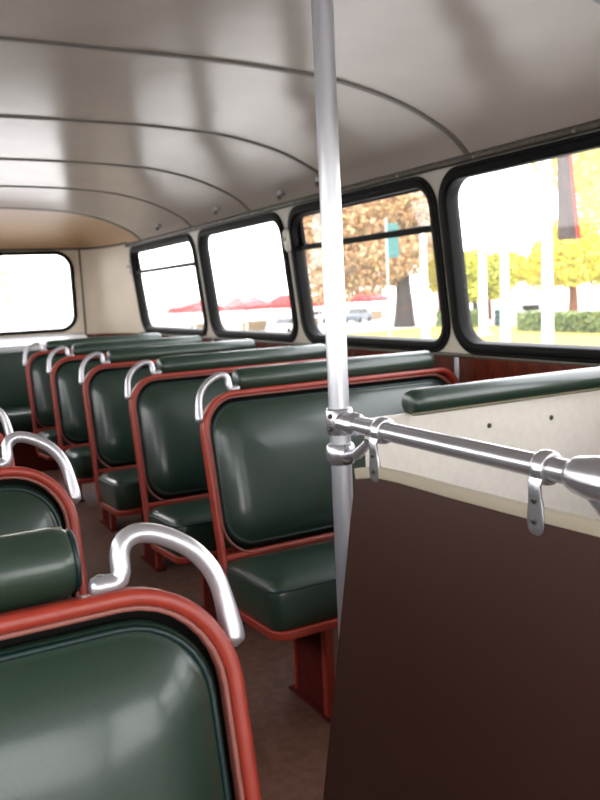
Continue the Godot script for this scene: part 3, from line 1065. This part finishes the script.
func car(label: String, at: Vector3, turn: float, body: Material) -> void:
	var o := base("parked_car", at, turn)
	var lower := PackedVector2Array([Vector2(-2.1, 0.28), Vector2(-2.15, 0.6), Vector2(-2.05, 0.82), Vector2(-1.2, 0.92), Vector2(1.15, 0.95), Vector2(2.05, 0.84), Vector2(2.12, 0.55), Vector2(2.08, 0.28)])
	var upper := PackedVector2Array([Vector2(-1.25, 0.9), Vector2(-0.55, 1.38), Vector2(0.1, 1.45), Vector2(0.85, 1.4), Vector2(1.5, 0.93)])
	var parts := [["body", lower, 0.86, body], ["cabin", upper, 0.74, M.car_glass]]
	for q in parts:
		var st := tool(false)
		var poly: PackedVector2Array = q[1]
		var idx := Geometry2D.triangulate_polygon(poly)
		var w: float = q[2]
		for s in [-1.0, 1.0]:
			for i in range(0, idx.size(), 3):
				var a := poly[idx[i]]
				var b := poly[idx[i + 1]]
				var c := poly[idx[i + 2]]
				tri(st, Vector3(a.x, a.y, s * w), Vector3(b.x, b.y, s * w), Vector3(c.x, c.y, s * w))
		for i in poly.size():
			var a := poly[i]
			var b := poly[(i + 1) % poly.size()]
			quad(st, Vector3(a.x, a.y, -w), Vector3(b.x, b.y, -w), Vector3(b.x, b.y, w), Vector3(a.x, a.y, w))
		build(st, q[0], q[3], o)
	var st := tool(false)
	box(st, Vector3(-0.5, 1.37, -0.68), Vector3(0.85, 1.48, 0.68), 0.05)
	build(st, "roof", body, o)
	for x in [-1.3, 1.3]:
		for s in [-1.0, 1.0]:
			st = tool()
			lathe(st, Vector3(x, 0.32, s * 0.68), Vector3(0, 0, s), [Vector2(0, 0.0), Vector2(0, 0.32), Vector2(0.2, 0.32), Vector2(0.21, 0.2), Vector2(0.19, 0)], 16)
			build(st, "wheel", M.rubber, o)
	tag(o, label, "car", "parked cars")

func outside() -> void:
	M.hedge_core = mat(Color(0.16, 0.23, 0.08), 0.9)
	M.car_glass = mat(Color(0.08, 0.09, 0.1), 0.1)
	M.car_white = mat(Color(0.85, 0.85, 0.85), 0.3)
	M.car_grey = mat(Color(0.35, 0.38, 0.42), 0.3)
	M.pole_white = mat(Color(0.88, 0.9, 0.92), 0.4)
	M.bark = tinted(mottle(Color(0.16, 0.13, 0.12), Color(0.26, 0.21, 0.19), 0.1, 61), 1.0, 0.9)
	M.bark_warm = tinted(mottle(Color(0.36, 0.2, 0.1), Color(0.46, 0.28, 0.15), 0.1, 62), 1.0, 0.9)
	M.paving = tinted(mottle(Color(0.62, 0.61, 0.6), Color(0.72, 0.71, 0.69), 0.05, 63), 0.15, 0.9)
	M.lawn = tinted(mottle(Color(0.50, 0.46, 0.16), Color(0.62, 0.55, 0.24), 0.08, 64), 0.3, 0.95)
	M.awning = mat(Color(0.72, 0.12, 0.13), 0.7)
	M.stall = mat(Color(0.5, 0.42, 0.3), 0.8)
	M.banner = mat(Color(0.2, 0.15, 0.145), 0.8)
	M.banner_red = mat(Color(0.7, 0.12, 0.08), 0.8)
	M.teal = mat(Color(0.1, 0.36, 0.36), 0.6)
	M.blue = mat(Color(0.2, 0.45, 0.75), 0.5)
	var st := tool(false)
	box(st, Vector3(-250, GROUND - 0.5, -300), Vector3(300, GROUND - 0.06, 200))
	var g := build(st, "ground", M.paving, self)
	tag(g, "pale paved street far below the windows", "", "", "structure")
	st = tool(false)
	box(st, Vector3(20, GROUND - 0.1, -56), Vector3(46, GROUND, 30), 0.03)
	var lw := build(st, "lawn", M.lawn, self)
	tag(lw, "yellow-green lawn below the flag poles", "", "", "structure")
	# white poles
	var pl := [[31.5, 31.1, 10.6, 0.30, "tall white flag pole carrying the dark banner"], [30.5, 33.2, 6.4, 0.26, "white pole left of the banner pole, nearer of the two"], [36.3, 41.6, 6.6, 0.30, "white pole at the left side of the nearest window"], [31.5, 41.6, 6.5, 0.26, "white pole standing right of the dark tree trunk"]]
	for i in 4:
		var q: Array = pl[i]
		var o := base("flag_pole", Vector3(q[0], GROUND, -q[1]))
		st = tool()
		tube(st, Vector3.ZERO, Vector3(0, q[2], 0), q[3], 14, q[3] * 0.7)
		build(st, "shaft", M.pole_white, o)
		st = tool()
		lathe(st, Vector3(0, q[2], 0), Vector3.UP, [Vector2(-0.02, q[3] * 0.7), Vector2(0.05, q[3] * 0.9), Vector2(0.2, q[3] * 0.7), Vector2(0.28, 0)], 14)
		build(st, "finial", M.pole_white, o)
		st = tool(false)
		box(st, Vector3(-0.45, 0, -0.45), Vector3(0.45, 0.12, 0.45), 0.03)
		build(st, "footing", M.paving, o)
		tag(o, q[4], "pole", "white poles on the lawn")
	# hanging banner beside the tall pole
	var bn := base("banner", Vector3(31.75, 3.1, -30.85))
	st = tool()
	var dirb := Vector3(0.72, 0, 0.69)
	for k in 12:
		for j in 6:
			var f := func(a: int, b: int) -> Vector3:
				var w: float = 0.6 + 0.4 * (1.0 - a / 12.0)
				return dirb * (0.15 + b / 6.0 * w * 1.15) + Vector3(0, a / 12.0 * 4.6, 0) + Vector3(-0.69, 0, 0.72) * 0.08 * sin(b * 1.3 + a * 0.5)
			if j < 5: quad(st, f.call(k, j), f.call(k, j + 1), f.call(k + 1, j + 1), f.call(k + 1, j))
	build(st, "cloth", M.banner, bn)
	st = tool()
	for k in 12:
		var f2 := func(a: int, b: int) -> Vector3:
			var w: float = 0.6 + 0.4 * (1.0 - a / 12.0)
			return dirb * (0.15 + b / 6.0 * w * 1.15) + Vector3(0, a / 12.0 * 4.6, 0) + Vector3(-0.69, 0, 0.72) * 0.08 * sin(b * 1.3 + a * 0.5)
		quad(st, f2.call(k, 5), f2.call(k, 6), f2.call(k + 1, 6), f2.call(k + 1, 5))
	build(st, "edge_band", M.banner_red, bn)
	tag(bn, "dark banner with red edge hanging from the tall white pole", "banner")
	# teal street banner on a thin post
	var tb := base("street_banner", Vector3(19.95, GROUND, -28.75))
	st = tool()
	tube(st, Vector3(-0.1, 0, 0.0), Vector3(-0.1, 6.4, 0.0), 0.04, 10)
	build(st, "post", M.steel, tb)
	st = tool(false)
	box(st, Vector3(-0.08, 4.75, -0.03), Vector3(0.5, 6.2, 0.03), 0.01)
	build(st, "panel", M.teal, tb)
	tag(tb, "teal street banner seen against the orange tree", "banner")
	# traffic signal by the poles
	var ts := base("traffic_signal", Vector3(33.3, GROUND, -36.6))
	st = tool()
	tube(st, Vector3.ZERO, Vector3(0, 2.0, 0), 0.07, 10)
	build(st, "post", M.teal, ts)
	st = tool(false)
	box(st, Vector3(-0.3, 0.9, -0.25), Vector3(0.35, 1.95, 0.25), 0.05)
	build(st, "housing", M.teal, ts)
	for k in 3:
		st = tool()
		lathe(st, Vector3(-0.31, 1.1 + k * 0.32, 0), Vector3.LEFT, [Vector2(-0.05, 0.14), Vector2(0.12, 0.15), Vector2(0.12, 0.12), Vector2(0.0, 0.1), Vector2(0, 0)], 12)
		build(st, "lens", M.car_glass, ts)
	tag(ts, "teal signal box between the white poles", "signal")
	# round blue road sign
	var rs := base("road_sign", Vector3(31.0, GROUND, -52.0))
	st = tool()
	tube(st, Vector3.ZERO, Vector3(0, 1.4, 0), 0.05, 8)
	build(st, "post", M.pole_white, rs)
	st = tool()
	lathe(st, Vector3(-0.06, 1.3, 0.04), Vector3(-0.6, 0, 0.8), [Vector2(0, 0), Vector2(0, 0.45), Vector2(0.04, 0.45), Vector2(0.04, 0)], 18)
	build(st, "disc", M.blue, rs)
	tag(rs, "round blue road sign on the lawn edge left of the trunk", "sign")
	# trees (linear colours)
	var yel := [Color(0.72, 0.60, 0.05), Color(0.62, 0.58, 0.06), Color(0.8, 0.62, 0.10), Color(0.42, 0.45, 0.05)]
	var grn := [Color(0.45, 0.45, 0.05), Color(0.30, 0.34, 0.05), Color(0.6, 0.55, 0.06)]
	var org := [Color(0.5, 0.27, 0.11), Color(0.6, 0.37, 0.18), Color(0.36, 0.2, 0.11), Color(0.66, 0.48, 0.28), Color(0.3, 0.24, 0.1)]
	var G := GROUND
	tree("autumn_tree", "large orange-brown autumn tree with dark trunk behind the pole", Vector3(43.0, G, -59.9), 9.0, 0.75, [[Vector3(-1.5, 6.4, 0), Vector3(4.0, 2.4, 3.5)], [Vector3(-5.0, 6.0, -3.0), Vector3(3.4, 2.6, 3.2)], [Vector3(0.8, 8.2, 0.5), Vector3(2.4, 2.4, 2.4)], [Vector3(-3, 9.6, -1.5), Vector3(4.2, 2.8, 3.6)], [Vector3(-6.2, 8.6, -3.8), Vector3(3.0, 3.0, 3.0)], [Vector3(-0.5, 11.5, 0.5), Vector3(4.2, 3.0, 3.6)], [Vector3(-5.5, 12.0, -3), Vector3(3.6, 2.6, 3.4)], [Vector3(-5.5, 4.0, -3.4), Vector3(3.0, 1.8, 2.8)], [Vector3(-2.6, 4.3, -1.2), Vector3(2.8, 1.5, 2.2)]], org, 36000, 0.22, M.bark)
	tree("yellow_tree", "yellow tree behind the white pole at the window's right end", Vector3(47.8, G, -60.8), 6.5, 0.25, [[Vector3(0, 5.2, 0), Vector3(2.0, 2.6, 2.0)], [Vector3(1.5, 3.8, 1.0), Vector3(1.6, 1.8, 1.6)], [Vector3(0.3, 8.0, 0.3), Vector3(1.7, 2.0, 1.7)]], yel, 11000, 0.2, M.bark_warm)
	tree("yellow_tree", "round yellow-green tree with orange trunk behind the hedge", Vector3(54.9, G, -51.2), 6.5, 0.38, [[Vector3(-0.6, 5.4, 0), Vector3(3.4, 2.6, 3.4)], [Vector3(-2.0, 4.2, -1.5), Vector3(2.0, 1.6, 2.0)], [Vector3(1.8, 4.4, 1.5), Vector3(1.9, 1.6, 1.9)], [Vector3(-0.3, 7.2, 0), Vector3(2.4, 1.8, 2.4)]], yel, 18000, 0.22, M.bark_warm)
	tree("yellow_tree", "low yellow-green tree just left of the banner pole", Vector3(53.5, G, -60.5), 4.5, 0.25, [[Vector3(0, 3.4, 0), Vector3(2.2, 1.6, 2.2)], [Vector3(1.4, 4.8, 1.4), Vector3(2.0, 1.6, 2.0)]], yel, 9000, 0.2, M.bark_warm)
	tree("tall_tree", "tall bright yellow tree filling the upper right of the window", Vector3(66.0, G, -55.0), 16.0, 0.5, [[Vector3(0, 12.0, 0), Vector3(5.5, 4.5, 5.5)], [Vector3(-3, 15.5, -3.0), Vector3(4.5, 3.5, 4.5)], [Vector3(3, 9.0, 3.0), Vector3(4.5, 3.5, 4.5)], [Vector3(1, 19.0, 1.0), Vector3(5.0, 3.5, 5.0)]], [Color(0.85, 0.72, 0.14), Color(0.8, 0.6, 0.1), Color(0.75, 0.68, 0.16)], 22000, 0.3, M.bark_warm)
	tree("park_tree", "dark yellow-green tree at the left side of the nearest window", Vector3(47.5, G, -55.5), 5.5, 0.25, [[Vector3(0, 4.6, 0), Vector3(2.2, 1.9, 2.2)], [Vector3(-0.6, 3.2, -0.6), Vector3(2.2, 1.4, 2.2)], [Vector3(1.6, 4.2, 1.4), Vector3(1.6, 2.0, 1.6)]], grn, 11000, 0.2, M.bark)
	tree("park_tree", "pale yellow-green tree far behind the rear window", Vector3(4.9, G, -52.0), 7.0, 0.3, [[Vector3(0, 6.0, 0), Vector3(3.0, 2.6, 3.0)], [Vector3(1.5, 4.6, 1), Vector3(2.2, 1.6, 2.2)]], [Color(0.72, 0.70, 0.42), Color(0.66, 0.66, 0.36), Color(0.78, 0.74, 0.5)], 7000, 0.22, M.bark)
	# hedges
	var hg := [Color(0.13, 0.19, 0.05), Color(0.2, 0.25, 0.06), Color(0.09, 0.13, 0.04)]
	hedge("long clipped hedge below the round yellow tree", Vector3(41.0, G, -43.5), Vector3(42.6, G + 1.25, -22.0), 9000, hg)
	hedge("short dark hedge right of the dark tree trunk", Vector3(43.2, G, -55.5), Vector3(44.4, G + 1.25, -50.5), 3000, hg)
	# parked cars
	car("white parked car behind the long hedge, left of the orange trunk", Vector3(52.5, G, -54.0), 0.95, M.car_white)
	car("white parked car behind the long hedge, right of the orange trunk", Vector3(58.0, G, -50.0), 0.95, M.car_white)
	car("grey parked car under the red awnings", Vector3(47.0, G, -74.0), 0.6, M.car_grey)
	car("white parked car under the red awnings, next to the grey one", Vector3(43.0, G, -77.0), 0.6, M.car_white)
	car("white car low in the second side window from the rear", Vector3(31.5, G, -60.5), 0.5, M.car_white)
	# red market stalls
	var sp := [[51.5, 79.0], [47.6, 81.4], [43.7, 83.8], [37.0, 68.8], [32.6, 71.2], [28.4, 73.8]]
	var sl := ["rightmost red awning stall behind the autumn tree", "red awning stall second from the right, behind the pole", "red awning stall third from the right", "red awning stall third from the left", "red awning stall second from the left", "leftmost red awning stall seen through the far windows"]
	for i in 6:
		var o := base("market_stall", Vector3(sp[i][0], G, -sp[i][1]), 0.55)
		for x in [-1.9, 1.9]:
			for z in [-1.2, 1.2]:
				st = tool(false)
				box(st, Vector3(x - 0.05, 0, z - 0.05), Vector3(x + 0.05, 2.5, z + 0.05), 0.01)
				build(st, "post", M.pole_white, o)
		st = tool(false)
		var e := [Vector3(-2.3, 2.4, 1.7), Vector3(2.3, 2.4, 1.7), Vector3(2.3, 2.4, -1.7), Vector3(-2.3, 2.4, -1.7)]
		var r0 := Vector3(-1.6, 3.3, 0)
		var r1 := Vector3(1.6, 3.3, 0)
		quad(st, e[0], e[1], r1, r0)
		quad(st, e[2], e[3], r0, r1)
		tri(st, e[1], e[2], r1)
		tri(st, e[3], e[0], r0)
		for k in 4:
			quad(st, e[k], e[(k + 1) % 4], e[(k + 1) % 4] - Vector3(0, 0.35, 0), e[k] - Vector3(0, 0.35, 0))
		build(st, "awning", M.awning, o)
		st = tool(false)
		box(st, Vector3(-1.8, 0.0, 0.5), Vector3(1.8, 0.95, 1.1), 0.03)
		build(st, "counter", M.stall, o)
		tag(o, sl[i], "stall", "stalls with red awnings")
